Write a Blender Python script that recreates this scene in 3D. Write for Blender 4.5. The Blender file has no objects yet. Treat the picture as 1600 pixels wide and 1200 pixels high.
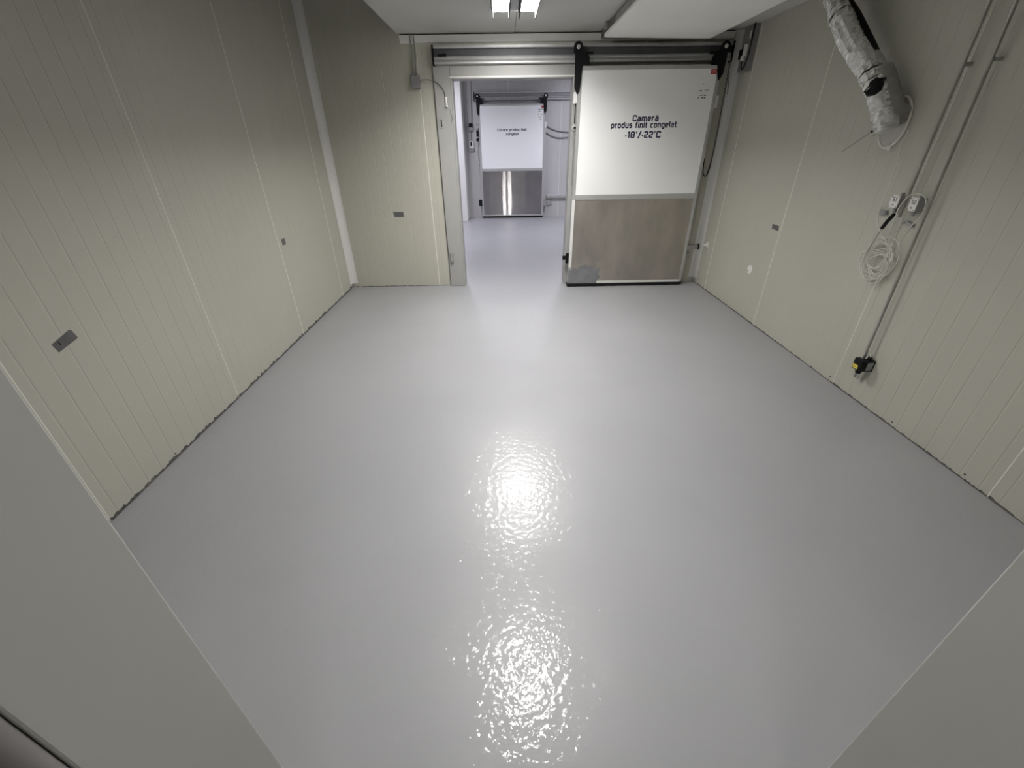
import bpy, bmesh, math, random
from mathutils import Vector, Matrix

rnd = random.Random(7)
scene = bpy.context.scene
C = scene.collection

# ------------------------------------------------------------------ camera
CAM_H = 1.588
pitch, yaw, roll = 0.5246, -0.0103, -0.0148
cam = bpy.data.cameras.new('camera')
cam.sensor_fit = 'HORIZONTAL'
cam.sensor_width = 36.0
cam.lens = 655.67 / 1600 * 36
cam.clip_start = 0.02
cam_o = bpy.data.objects.new('camera', cam)
C.objects.link(cam_o)
_right = Vector((math.cos(yaw), math.sin(yaw), 0))
_fwd = Vector((-math.sin(yaw) * math.cos(pitch), math.cos(yaw) * math.cos(pitch), -math.sin(pitch)))
_up = _right.cross(_fwd)
_r2 = math.cos(roll) * _right + math.sin(roll) * _up
_u2 = -math.sin(roll) * _right + math.cos(roll) * _up
cam_o.matrix_world = Matrix(((_r2.x, _u2.x, -_fwd.x, 0), (_r2.y, _u2.y, -_fwd.y, 0),
                             (_r2.z, _u2.z, -_fwd.z, CAM_H), (0, 0, 0, 1)))
scene.camera = cam_o

# ------------------------------------------------------------------ world and exposure
world = bpy.data.worlds.new('world')
scene.world = world
world.use_nodes = True
world.node_tree.nodes['Background'].inputs['Color'].default_value = (0.5, 0.5, 0.52, 1)
world.node_tree.nodes['Background'].inputs['Strength'].default_value = 0.02
vs = scene.view_settings
vs.view_transform = 'Standard'
vs.look = 'None'
vs.gamma = 1
vs.use_curve_mapping = False
vs.exposure = 0.0
LAMP = 165.0           # radiance of the lamps in the cold room
LAMP_NEAR = 96.0    # the one nearer the camera
LAMP_FAR = 152.0       # in the room beyond the door
LAMP_FILL = 22.0      # fill lamp added in the unseen passage behind the camera

# ------------------------------------------------------------------ materials
def new_mat(name):
    m = bpy.data.materials.new(name)
    m.use_nodes = True
    nt = m.node_tree
    return m, nt, nt.nodes['Principled BSDF']

def set_in(b, **kw):
    for k, v in kw.items():
        b.inputs[k.replace('_', ' ')].default_value = v

def noise(nt, scale, detail=3, rough=0.5, coord='Object', stretch=None):
    tc = nt.nodes.new('ShaderNodeTexCoord')
    n = nt.nodes.new('ShaderNodeTexNoise')
    n.inputs['Scale'].default_value = scale
    n.inputs['Detail'].default_value = detail
    n.inputs['Roughness'].default_value = rough
    if stretch:
        mp = nt.nodes.new('ShaderNodeMapping')
        mp.inputs['Scale'].default_value = stretch
        nt.links.new(tc.outputs[coord], mp.inputs['Vector'])
        nt.links.new(mp.outputs['Vector'], n.inputs['Vector'])
    else:
        nt.links.new(tc.outputs[coord], n.inputs['Vector'])
    return n

def ramp(nt, src, stops):
    r = nt.nodes.new('ShaderNodeValToRGB')
    els = r.color_ramp.elements
    while len(els) < len(stops):
        els.new(0.5)
    for e, (p, c) in zip(els, stops):
        e.position = p
        e.color = c if len(c) == 4 else (*c, 1)
    nt.links.new(src, r.inputs['Fac'])
    return r

def bump(nt, b, src, strength, dist):
    bp = nt.nodes.new('ShaderNodeBump')
    bp.inputs['Strength'].default_value = strength
    bp.inputs['Distance'].default_value = dist
    nt.links.new(src, bp.inputs['Height'])
    nt.links.new(bp.outputs['Normal'], b.inputs['Normal'])
    return bp

def paint(name, col, rough=0.45, var=0.05, scale=3.0, metal=0.0, bumpv=0.0, spec=0.5):
    m, nt, b = new_mat(name)
    n = noise(nt, scale)
    lo = tuple(c * (1 - var) for c in col)
    hi = tuple(min(1, c * (1 + var)) for c in col)
    r = ramp(nt, n.outputs['Fac'], [(0.3, lo), (0.7, hi)])
    nt.links.new(r.outputs['Color'], b.inputs['Base Color'])
    set_in(b, Roughness=rough, Metallic=metal)
    b.inputs['Specular IOR Level'].default_value = spec
    if bumpv:
        n2 = noise(nt, scale * 40)
        bump(nt, b, n2.outputs['Fac'], 0.3, bumpv)
    return m

def emit(name, col, strength):
    m = bpy.data.materials.new(name)
    m.use_nodes = True
    nt = m.node_tree
    nt.nodes.clear()
    e = nt.nodes.new('ShaderNodeEmission')
    e.inputs['Color'].default_value = (*col, 1)
    e.inputs['Strength'].default_value = strength
    o = nt.nodes.new('ShaderNodeOutputMaterial')
    nt.links.new(e.outputs[0], o.inputs['Surface'])
    return m

M = {}
M['panel'] = paint('panel_paint', (0.50, 0.49, 0.423), 0.42, 0.025, 1.3, spec=0.35)
M['panel_far'] = paint('panel_paint_far', (0.52, 0.51, 0.50), 0.38, 0.025, 1.3)
M['core'] = paint('panel_core', (0.45, 0.44, 0.39), 0.6)
M['seal'] = paint('joint_seal', (0.80, 0.79, 0.71), 0.5, 0.03, 8)
M['white_trim'] = paint('white_trim', (0.72, 0.71, 0.69), 0.4, 0.02, 4)
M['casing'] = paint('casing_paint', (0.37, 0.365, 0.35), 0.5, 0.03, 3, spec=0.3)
M['jamb'] = paint('jamb_sheet', (0.50, 0.50, 0.47), 0.32, 0.05, 1.8)
M['ceiling'] = paint('ceiling_panel', (0.56, 0.56, 0.53), 0.45, 0.04, 2)
M['door_white'] = paint('door_white', (0.89, 0.895, 0.89), 0.4, 0.01, 2)
M['alu'] = paint('aluminium', (0.50, 0.50, 0.50), 0.55, 0.05, 12, metal=0.6)
M['web'] = paint('rail_web', (0.10, 0.10, 0.105), 0.6, 0.1, 12, metal=0.3)
M['alu_dull'] = paint('anodised_edge', (0.47, 0.47, 0.46), 0.45, 0.04, 12, metal=0.4)
M['galv'] = paint('galvanised', (0.40, 0.40, 0.39), 0.45, 0.15, 14, metal=0.6)
M['black'] = paint('black_plastic', (0.006, 0.006, 0.007), 0.6, 0.1, 10, spec=0.2)
M['rubber'] = paint('black_rubber', (0.009, 0.009, 0.009), 0.75, 0.1, 10, spec=0.25)
M['gasket'] = paint('grey_gasket', (0.21, 0.195, 0.19), 0.5, 0.08, 6)
M['grey_plastic'] = paint('grey_plastic', (0.30, 0.30, 0.30), 0.5, 0.05, 10)
M['box_grey'] = paint('junction_grey', (0.24, 0.235, 0.235), 0.55, 0.05, 10)
M['tape'] = paint('grey_tape', (0.105, 0.105, 0.105), 0.5, 0.12, 25)
M['cable'] = paint('white_cable', (0.74, 0.73, 0.68), 0.45, 0.05, 20)
M['cable_grey'] = paint('grey_cable', (0.22, 0.22, 0.21), 0.5, 0.05, 20)
M['white_plastic'] = paint('white_plastic', (0.80, 0.79, 0.76), 0.35, 0.03, 15)
M['ink'] = paint('navy_ink', (0.012, 0.012, 0.05), 0.5, 0.05, 10)
M['ink_black'] = paint('black_ink', (0.03, 0.03, 0.03), 0.6, 0.05, 10)
M['red'] = paint('red_sticker', (0.48, 0.035, 0.03), 0.45, 0.1, 20)
M['pink'] = paint('pale_letter', (0.70, 0.42, 0.40), 0.45, 0.05, 20)
M['yellow'] = paint('yellow_sticker', (0.85, 0.68, 0.10), 0.45, 0.05, 30)
M['label_grey'] = paint('grey_label', (0.28, 0.28, 0.28), 0.4, 0.05, 30)
M['steel'] = paint('stainless_rod', (0.42, 0.41, 0.38), 0.28, 0.1, 20, metal=0.9)
M['bolt'] = paint('zinc_bolt', (0.75, 0.75, 0.75), 0.25, 0.05, 20, metal=0.9)
M['pan'] = paint('drip_tray_white', (0.92, 0.92, 0.89), 0.4, 0.02, 3)
M['body_dark'] = paint('cooler_body', (0.16, 0.16, 0.155), 0.5, 0.1, 5, metal=0.3)
M['sealant'] = paint('white_sealant', (0.78, 0.76, 0.70), 0.6, 0.06, 30, bumpv=0.002)
M['plate'] = paint('flange_sheet', (0.52, 0.51, 0.46), 0.45, 0.05, 12)
M['duct_grey'] = paint('duct_sleeve', (0.30, 0.29, 0.27), 0.5, 0.15, 14, bumpv=0.003)
M['lamp'] = emit('lamp_diffuser', (1.0, 0.985, 0.96), LAMP)
M['lamp_near'] = emit('lamp_diffuser_near', (1.0, 0.985, 0.96), LAMP_NEAR)
M['lamp_far'] = emit('lamp_diffuser_far', (0.87, 0.87, 1.0), LAMP_FAR)
M['lamp_fill'] = emit('lamp_diffuser_fill', (1.0, 0.98, 0.93), LAMP_FILL)
M['lamp_house'] = paint('lamp_housing', (0.7, 0.7, 0.7), 0.5)
M['louvre'] = paint('lamp_louvre', (0.07, 0.07, 0.07), 0.6)

# foil: crinkled aluminium
m, nt, b = new_mat('crinkled_foil')
v = nt.nodes.new('ShaderNodeTexVoronoi'); v.inputs['Scale'].default_value = 42
v.feature = 'F1'
n = noise(nt, 30, 5, 0.65)
tc = nt.nodes.new('ShaderNodeTexCoord')
vm = nt.nodes.new('ShaderNodeVectorMath'); vm.operation = 'MULTIPLY_ADD'
nt.links.new(n.outputs['Color'], vm.inputs[0]); vm.inputs[1].default_value = (.05, .05, .05)
nt.links.new(tc.outputs['Object'], vm.inputs[2]); nt.links.new(vm.outputs[0], v.inputs['Vector'])
bump(nt, b, v.outputs['Distance'], 0.5, 0.006)
set_in(b, Metallic=0.72, Roughness=0.2)
r = ramp(nt, n.outputs['Fac'], [(0.3, (0.62, 0.62, 0.61)), (0.7, (0.92, 0.92, 0.90))])
nt.links.new(r.outputs['Color'], b.inputs['Base Color'])
M['foil'] = m

# epoxy floor: smooth grey coating with orange peel patches
m, nt, b = new_mat('grey_epoxy')
n = noise(nt, 0.9, 3)
r = ramp(nt, n.outputs['Fac'], [(0.3, (0.345, 0.345, 0.360)), (0.7, (0.378, 0.378, 0.392))])
nt.links.new(r.outputs['Color'], b.inputs['Base Color'])
set_in(b, Roughness=0.42)
b.inputs['Coat Weight'].default_value = 0.42
nr = noise(nt, 0.7, 2, 0.5)
sep = nt.nodes.new('ShaderNodeSeparateXYZ')
tcf = nt.nodes.new('ShaderNodeTexCoord')
nt.links.new(tcf.outputs['Object'], sep.inputs[0])
mad = nt.nodes.new('ShaderNodeMath'); mad.operation = 'MULTIPLY_ADD'      # the coating was rolled smoother by the door
nt.links.new(nr.outputs['Fac'], mad.inputs[0]); mad.inputs[1].default_value = 0.9
nt.links.new(sep.outputs['Y'], mad.inputs[2])
rr_ = nt.nodes.new('ShaderNodeMapRange')
rr_.inputs['From Min'].default_value = 1.15; rr_.inputs['From Max'].default_value = 1.9
rr_.inputs['To Min'].default_value = 0.05; rr_.inputs['To Max'].default_value = 0.16
nt.links.new(mad.outputs[0], rr_.inputs['Value'])
nt.links.new(rr_.outputs['Result'], b.inputs['Coat Roughness'])
n1 = noise(nt, 62, 1, 0.5)
n2 = noise(nt, 85, 0, 0.5)
pk = nt.nodes.new('ShaderNodeMapRange'); pk.interpolation_type = 'SMOOTHSTEP'
pk.inputs['From Min'].default_value = 0.60; pk.inputs['From Max'].default_value = 0.82
nt.links.new(n2.outputs['Fac'], pk.inputs['Value'])
ad = nt.nodes.new('ShaderNodeMath'); ad.operation = 'MULTIPLY_ADD'
nt.links.new(pk.outputs['Result'], ad.inputs[0]); ad.inputs[1].default_value = 1.5
nt.links.new(n1.outputs['Fac'], ad.inputs[2])
n3 = noise(nt, 36, 0, 0.5)
a3 = nt.nodes.new('ShaderNodeMath'); a3.operation = 'MULTIPLY_ADD'
nt.links.new(n3.outputs['Fac'], a3.inputs[0]); a3.inputs[1].default_value = 1.5
nt.links.new(ad.outputs[0], a3.inputs[2])
sb = nt.nodes.new('ShaderNodeMath'); sb.operation = 'SUBTRACT'
nt.links.new(a3.outputs[0], sb.inputs[0]); sb.inputs[1].default_value = 1.25
nm = noise(nt, 3.2, 2, 0.5)
mk = nt.nodes.new('ShaderNodeMapRange'); mk.inputs['From Min'].default_value = 0.42; mk.inputs['From Max'].default_value = 0.60
mk.inputs['To Min'].default_value = 0.45
nt.links.new(nm.outputs['Fac'], mk.inputs['Value'])
mu = nt.nodes.new('ShaderNodeMath'); mu.operation = 'MULTIPLY'
nt.links.new(sb.outputs[0], mu.inputs[0]); nt.links.new(mk.outputs['Result'], mu.inputs[1])
bp = bump(nt, b, mu.outputs[0], 1.0, 0.0021)
nt.links.new(bp.outputs['Normal'], b.inputs['Coat Normal'])
b.inputs['Normal'].default_value = (0, 0, 0)
for l in list(nt.links):
    if l.to_socket == b.inputs['Normal']:
        nt.links.remove(l)
M['floor'] = m

# the coating where it laps up the walls
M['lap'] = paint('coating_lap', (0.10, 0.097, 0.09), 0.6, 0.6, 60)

# brushed steel kick plates
def steel_plate(name, col, rough, smear):
    m, nt, b = new_mat(name)
    nb = noise(nt, 4, 5, 0.6, stretch=(1.0, 1.0, 0.45))
    r = ramp(nt, nb.outputs['Fac'], [(0.30, tuple(c * 0.80 for c in col)), (0.70, tuple(c * 1.10 for c in col))])
    nt.links.new(r.outputs['Color'], b.inputs['Base Color'])
    set_in(b, Metallic=0.85)
    nr = noise(nt, 2.5, 4, 0.6, stretch=(1.0, 1.0, 0.35))
    rr = ramp(nt, nr.outputs['Fac'], [(0.3, (rough,) * 3), (0.7, (rough + smear,) * 3)])
    nt.links.new(rr.outputs['Color'], b.inputs['Roughness'])
    ng = noise(nt, 14, 3, 0.5, stretch=(0.35, 1, 1.6))
    bump(nt, b, ng.outputs['Fac'], 0.25, 0.006)
    return m
M['kick'] = steel_plate('kick_plate_film', (0.47, 0.435, 0.39), 0.32, 0.22)
m = bpy.data.materials.new('kick_plate_bright')          # brushed across: highlights run up and down
m.use_nodes = True
nt = m.node_tree
nt.nodes.clear()
g = nt.nodes.new('ShaderNodeBsdfAnisotropic')
g.distribution = 'GGX'
g.inputs['Roughness'].default_value = 0.13
g.inputs['Anisotropy'].default_value = 0.94
tg = nt.nodes.new('ShaderNodeTangent'); tg.direction_type = 'RADIAL'; tg.axis = 'Z'
nt.links.new(tg.outputs['Tangent'], g.inputs['Tangent'])
nb = noise(nt, 5, 3, 0.5)
r = ramp(nt, nb.outputs['Fac'], [(0.3, (0.40, 0.385, 0.39)), (0.7, (0.47, 0.455, 0.46))])
nt.links.new(r.outputs['Color'], g.inputs['Color'])
nw = noise(nt, 7, 1, 0.5, stretch=(0.3, 1, 1))
bpn = nt.nodes.new('ShaderNodeBump'); bpn.inputs['Strength'].default_value = 0.12; bpn.inputs['Distance'].default_value = 0.004
nt.links.new(nw.outputs['Fac'], bpn.inputs['Height']); nt.links.new(bpn.outputs['Normal'], g.inputs['Normal'])
o_ = nt.nodes.new('ShaderNodeOutputMaterial')
nt.links.new(g.outputs[0], o_.inputs['Surface'])
M['kick_far'] = m
M['smear'] = paint('smear_with_reflection', (0.27, 0.275, 0.29), 0.35, 0.15, 7, metal=0.5)  # smear whose blue-grey also carries the floor's reflection as colour

# ------------------------------------------------------------------ mesh helpers
class MB:
    def __init__(self):
        self.v = []; self.f = []; self.smooth = []
    def add(self, vs_, fs, smooth=False):
        o = len(self.v)
        self.v += [tuple(p) for p in vs_]
        for f in fs:
            self.f.append(tuple(i + o for i in f)); self.smooth.append(smooth)
        return self
    def box(self, x0, x1, y0, y1, z0, z1):
        p = [(x, y, z) for z in (z0, z1) for y in (y0, y1) for x in (x0, x1)]
        return self.add(p, [(0, 2, 3, 1), (4, 5, 7, 6), (0, 1, 5, 4), (2, 6, 7, 3), (0, 4, 6, 2), (1, 3, 7, 5)])
    def prism(self, pts, axis, a, b):
        """outline pts (2D) extruded along an axis from a to b"""
        def P(p, t):
            return {'x': (t, p[0], p[1]), 'y': (p[0], t, p[1]), 'z': (p[0], p[1], t)}[axis]
        n = len(pts)
        vs_ = [P(p, a) for p in pts] + [P(p, b) for p in pts]
        fs = [tuple(range(n)), tuple(range(2 * n - 1, n - 1, -1))]
        fs += [(i, i + n, (i + 1) % n + n, (i + 1) % n) for i in range(n)]
        return self.add(vs_, fs)
    def tube(self, pts, r, n=8, closed=False, caps=True, rfun=None):
        pts = [Vector(p) for p in pts]
        k = len(pts)
        rings = []
        t0 = None; nrm = None
        for i, p in enumerate(pts):
            if closed:
                t = (pts[(i + 1) % k] - pts[i - 1]).normalized()
            else:
                t = (pts[min(i + 1, k - 1)] - pts[max(i - 1, 0)]).normalized()
            if nrm is None:
                a = Vector((0, 0, 1)) if abs(t.z) < 0.9 else Vector((1, 0, 0))
                nrm = t.cross(a).normalized()
            else:
                nrm = (nrm - t * nrm.dot(t))
                nrm = nrm.normalized() if nrm.length > 1e-6 else t.orthogonal().normalized()
            bn = t.cross(nrm)
            ring = []
            for j in range(n):
                a = 2 * math.pi * j / n
                rr = rfun(i / (k - 1 if k > 1 else 1), a) if rfun else (r[i] if isinstance(r, (list, tuple)) else r)
                ring.append(p + (nrm * math.cos(a) + bn * math.sin(a)) * rr)
            rings.append(ring)
        vs_ = [q for ring in rings for q in ring]
        fs = []
        m_ = k if closed else k - 1
        for i in range(m_):
            for j in range(n):
                a = i * n + j; b_ = i * n + (j + 1) % n
                c = ((i + 1) % k) * n + (j + 1) % n; d = ((i + 1) % k) * n + j
                fs.append((a, b_, c, d))
        self.add(vs_, fs, True)
        if caps and not closed:
            self.add(rings[0], [tuple(range(n - 1, -1, -1))])
            self.add(rings[-1], [tuple(range(n))])
        return self
    def lathe(self, prof, origin, axis, n=20):
        """prof: (r, t) along axis vector"""
        ax = Vector(axis).normalized()
        u = ax.orthogonal().normalized(); w = ax.cross(u); o = Vector(origin)
        vs_ = []
        for r, t in prof:
            for j in range(n):
                a = 2 * math.pi * j / n
                vs_.append(o + ax * t + (u * math.cos(a) + w * math.sin(a)) * r)
        fs = []
        for i in range(len(prof) - 1):
            for j in range(n):
                fs.append((i * n + j, i * n + (j + 1) % n, (i + 1) * n + (j + 1) % n, (i + 1) * n + j))
        fs.append(tuple(range(n - 1, -1, -1)))
        fs.append(tuple(range((len(prof) - 1) * n, len(prof) * n)))
        return self.add(vs_, fs)
    def mesh(self, name):
        me = bpy.data.meshes.new(name)
        me.from_pydata(self.v, [], self.f)
        me.polygons.foreach_set('use_smooth', self.smooth)
        bm = bmesh.new(); bm.from_mesh(me)
        bmesh.ops.recalc_face_normals(bm, faces=bm.faces)
        bm.to_mesh(me); bm.free()
        me.update()
        return me

def finish(o, bevel):
    if bevel:
        md = o.modifiers.new('bevel', 'BEVEL')
        md.width = bevel; md.segments = 2; md.limit_method = 'ANGLE'; md.angle_limit = math.radians(40)

def part(name, mb, mat, parent=None, bevel=0, label=None):
    me = mb if isinstance(mb, bpy.types.Mesh) else mb.mesh(name)
    if not me.materials:
        me.materials.append(M[mat])
    o = bpy.data.objects.new(name, me)
    C.objects.link(o)
    if parent is not None:
        o.parent = parent
        o.matrix_parent_inverse = Matrix.Translation(-Vector(parent.location)) if parent.type == 'EMPTY' else Matrix.Identity(4)
    finish(o, bevel)
    if label:
        o['label'] = label
    return o

def thing(name, label, cat, loc, group=None):
    o = bpy.data.objects.new(name, None)
    o.empty_display_size = 0.05
    C.objects.link(o)
    o.location = loc
    o['label'] = label; o['category'] = cat
    if group:
        o['group'] = group
    return o

def solo(name, mb, mat, label, cat, group=None, bevel=0):
    o = part(name, mb, mat, None, bevel)
    o['label'] = label; o['category'] = cat
    if group:
        o['group'] = group
    return o

def struct(name, mb, mat, bevel=0, label=None, cat=None):
    o = part(name, mb, mat, None, bevel)
    o['kind'] = 'structure'
    if label:
        o['label'] = label
    if cat:
        o['category'] = cat
    return o

def box(*a):
    return MB().box(*a)

def bez(p0, p1, p2, p3, n=12):
    p0, p1, p2, p3 = map(Vector, (p0, p1, p2, p3))
    return [p0 * (1 - t) ** 3 + p1 * 3 * t * (1 - t) ** 2 + p2 * 3 * t * t * (1 - t) + p3 * t ** 3
            for t in [i / n for i in range(n + 1)]]

def smooth_path(pts, n=8):
    pts = [Vector(p) for p in pts]
    P = [pts[0] * 2 - pts[1]] + pts + [pts[-1] * 2 - pts[-2]]
    out = []
    for i in range(1, len(P) - 2):
        a, b_, c, d = P[i - 1:i + 3]
        for k in range(n):
            t = k / n
            out.append(0.5 * ((2 * b_) + (c - a) * t + (2 * a - 5 * b_ + 4 * c - d) * t * t + (3 * b_ - a - 3 * c + d) * t ** 3))
    out.append(pts[-1])
    return out

# ------------------------------------------------------------------ room dimensions (metres)
XL, XR, D, H = -1.958, 2.407, 5.298, 2.507       # room side walls, end wall, ceiling
TOP = 3.25                                        # walls run up past the lowered ceiling
NY0, NY1 = 0.237, 0.357                           # near wall with the doorway in front of the camera
OX0, OX1, OZ = -0.525, 0.740, 2.155               # doorway openings (near and end wall alike)
FY = 10.85                                        # far wall of the room beyond
FXL, FXR, FH = -2.2, 3.0, 2.85
W = 1.15                                          # cladding panel width

# ------------------------------------------------------------------ floor
struct('floor', box(-2.4, 3.2, -1.75, FY + 0.1, -0.12, 0.0), 'floor', label='smooth glossy grey epoxy floor', cat='floor')

# ------------------------------------------------------------------ ribbed cladding panels
RIB = W / 11
def panel_mesh(u0, u1, z0, z1, j0, P, depth=0.012):
    """panel between u0 and u1; ribs are laid out from the joint at j0. P(u, d, z) maps to the room, d = how proud"""
    us = [(u0 + 0.002, depth)]
    k = 0
    u = j0 + RIB / 2
    while u < u1 - 0.012:
        if u > u0 + 0.012:
            us += [(u - 0.0055, depth), (u - 0.0015, depth - 0.0014), (u + 0.0015, depth - 0.0014), (u + 0.0055, depth)]
        u += RIB
    us.append((u1 - 0.002, depth))
    mb = MB()
    n = len(us)
    vs_ = [P(u, d, z0) for u, d in us] + [P(u, d, z1) for u, d in us]
    vs_ += [P(us[0][0], 0, z0), P(us[-1][0], 0, z0), P(us[0][0], 0, z1), P(us[-1][0], 0, z1)]
    fs = [(i, i + 1, i + 1 + n, i + n) for i in range(n - 1)]
    fs += [(2 * n, 0, n, 2 * n + 2), (n - 1, 2 * n + 1, 2 * n + 3, 2 * n - 1)]
    fs += [tuple(list(range(n)) + [2 * n + 1, 2 * n]), tuple(list(range(n, 2 * n)) + [2 * n + 3, 2 * n + 2])]
    mb.add(vs_, fs)
    return mb

def clad(wall, joints, z0, z1, P, mat, u_lo, u_hi, seal=True):
    js = [j for j in joints if u_lo < j < u_hi]
    edges = [u_lo] + js + [u_hi]
    for a, b_ in zip(edges[:-1], edges[1:]):
        j0 = max([j for j in joints if j <= a + 1e-6], default=a)
        part('wall_panel', panel_mesh(a, b_, z0, z1, j0, P), mat, wall)
    if seal:
        for j in js:
            s = MB()
            w = 0.0038
            pts = [(j - w, 0.008), (j - w, 0.0128), (j - w * 0.4, 0.0145), (j + w * 0.4, 0.0145), (j + w, 0.0128), (j + w, 0.008)]
            vs_ = [P(u, d, z0 + 0.004) for u, d in pts] + [P(u, d, z1) for u, d in pts]
            n = len(pts)
            s.add(vs_, [(i, (i + 1) % n, (i + 1) % n + n, i + n) for i in range(n)] + [tuple(range(n)), tuple(range(n, 2 * n))])
            part('joint_seal', s, 'seal', wall)

T = 0.012
PL = lambda u, d, z: (XL - T + d, u, z)
PR = lambda u, d, z: (XR + T - d, u, z)
PB = lambda u, d, z: (u, D + T - d, z)
wl = struct('wall_left', box(XL - 0.12, XL - T, NY0, D + 0.12, 0, TOP), 'core', label='ribbed beige insulated panel wall on the left', cat='wall')
clad(wl, [1.475 + W * k for k in range(-2, 4)], 0, TOP, PL, 'panel', NY1, D)
wr = struct('wall_right', box(XR + T, XR + 0.12, NY0, D + 0.12, 0, TOP), 'core', label='ribbed beige insulated panel wall on the right', cat='wall')
clad(wr, [1.505 + W * k for k in range(-2, 4)], 0, TOP, PR, 'panel', NY1, D)

# end wall, cut round the doorway
core = MB()
core.box(XL - T, OX0, D + T, D + 0.12, 0, TOP).box(OX1, XR + T, D + T, D + 0.12, 0, TOP).box(OX0, OX1, D + T, D + 0.12, OZ, TOP)
wb = struct('wall_back', core, 'core', label='ribbed beige end wall around the far doorway', cat='wall')
bj = [-0.85 + W * k for k in range(-1, 4)]
clad(wb, bj, 0, TOP, PB, 'panel', XL, OX0)
clad(wb, bj, OZ, TOP, PB, 'panel', OX0, OX1)
clad(wb, bj, 0, TOP, PB, 'panel', OX1, XR)

# near wall (the camera looks through its doorway)
core = MB()
core.box(-2.2, OX0, NY0, NY1 - T, 0, TOP).box(OX1, 2.6, NY0, NY1 - T, 0, TOP).box(OX0, OX1, NY0, NY1 - T, OZ, TOP)
wf = struct('wall_front', core, 'core', label='insulated panel wall with the near doorway', cat='wall')
PF = lambda u, d, z: (u, NY1 - T + d, z)
clad(wf, bj, 0, TOP, PF, 'panel', XL, OX0)
clad(wf, bj, OZ, TOP, PF, 'panel', OX0, OX1)
clad(wf, bj, 0, TOP, PF, 'panel', OX1, XR)

# lowered ceiling: three panels, short of the left wall
cl = struct('ceiling', box(-1.02, XR, NY1, D, H + 0.012, H + 0.10), 'core', label='pale panel ceiling lowered over the room', cat='ceiling')
for k in range(3):
    x0 = -1.02 + W * k; x1 = min(x0 + W, XR)
    part('ceiling_panel', box(x0 + (0.003 if k else 0), x1 - 0.003, NY1 + 0.002, D - 0.004, H, H + 0.012), 'ceiling', cl, bevel=0.002)
struct('ceiling_upper', box(XL - 0.12, XR + 0.12, NY0, D + 0.12, TOP, TOP + 0.1), 'box_grey', label='upper ceiling above the lowered panels', cat='ceiling')

# ceiling cove along the end wall
cv = MB().prism([(D - 0.001, H - 0.008), (D - 0.030, H - 0.008), (D - 0.034, H - 0.012), (D - 0.016, H - 0.066), (D - 0.001, H - 0.072)], 'x', -1.00, XR - 0.1)
o = struct('trim_1', cv, 'white_trim', label='white cove strip between end wall and ceiling', cat='trim')
part('shadow_gap_strip', box(-0.995, XR - 0.1, D - 0.024, D - 0.001, H - 0.0078, H - 0.0005), 'rubber', o)  # dark strip put in for the shade between cove and ceiling

# corner coves: quarter-round profile, cut off just above the floor, on clips
def corner_cove(name, x, sx, z0, lab):
    r = 0.075
    pts = [(0.001, 0.001)]
    prof = []
    for k in range(7):
        a = math.pi / 2 * k / 6
        prof.append((r * (1 - math.sin(a)) * 0.98 + 0.002, r * (1 - math.cos(a)) * 0.98 + 0.002))
    pl = [(x + sx * u, D - w) for u, w in [(0.001, 0.001)] + prof]
    o = struct(name, MB().prism(pl, 'z', z0, TOP - 0.005), 'white_trim', label=lab, cat='trim')
    part('clip', box(*sorted((x + sx * 0.004, x + sx * 0.022)), D - 0.022, D - 0.004, 0.002, z0 - 0.001), 'galv', o, bevel=0.002)
    return o
corner_cove('trim_2', XL, 1, 0.05, 'white vertical cove in the back left corner')
corner_cove('trim_3', XR, -1, 0.06, 'white vertical cove in the back right corner')

# ragged lap of coating at the foot of the walls
def lap(name, P, u0, u1, amp, lab):
    mb = MB()
    n = int((u1 - u0) / 0.012)
    us = [u0 + (u1 - u0) * i / n for i in range(n + 1)]
    hs = []
    h = amp
    for i in range(n + 1):
        h = 0.75 * h + 0.25 * amp * rnd.choice((0.25, 0.6, 1.0, 1.6))
        hs.append(max(0.003, h * rnd.uniform(0.5, 1.25)))
    vs_ = [P(u, 0.0122, 0.0005) for u in us] + [P(u, 0.0142, 0.0005) for u in us] + [P(u, 0.0134, hh) for u, hh in zip(us, hs)] + [P(u, 0.0122, hh) for u, hh in zip(us, hs)]
    k = n + 1
    fs = []
    for i in range(n):
        for a, b_ in ((1, 2), (2, 3), (3, 0), (0, 1)):
            fs.append((a * k + i, a * k + i + 1, b_ * k + i + 1, b_ * k + i))
    mb.add(vs_, fs)
    struct(name, mb, 'lap', label=lab, cat='baseboard')
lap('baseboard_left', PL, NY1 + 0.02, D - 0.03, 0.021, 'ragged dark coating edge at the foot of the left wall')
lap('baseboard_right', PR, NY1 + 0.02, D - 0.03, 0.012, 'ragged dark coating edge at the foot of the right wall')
lap('baseboard_back', PB, XL + 0.03, -0.71, 0.010, 'ragged dark coating edge at the foot of the end wall')

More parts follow.
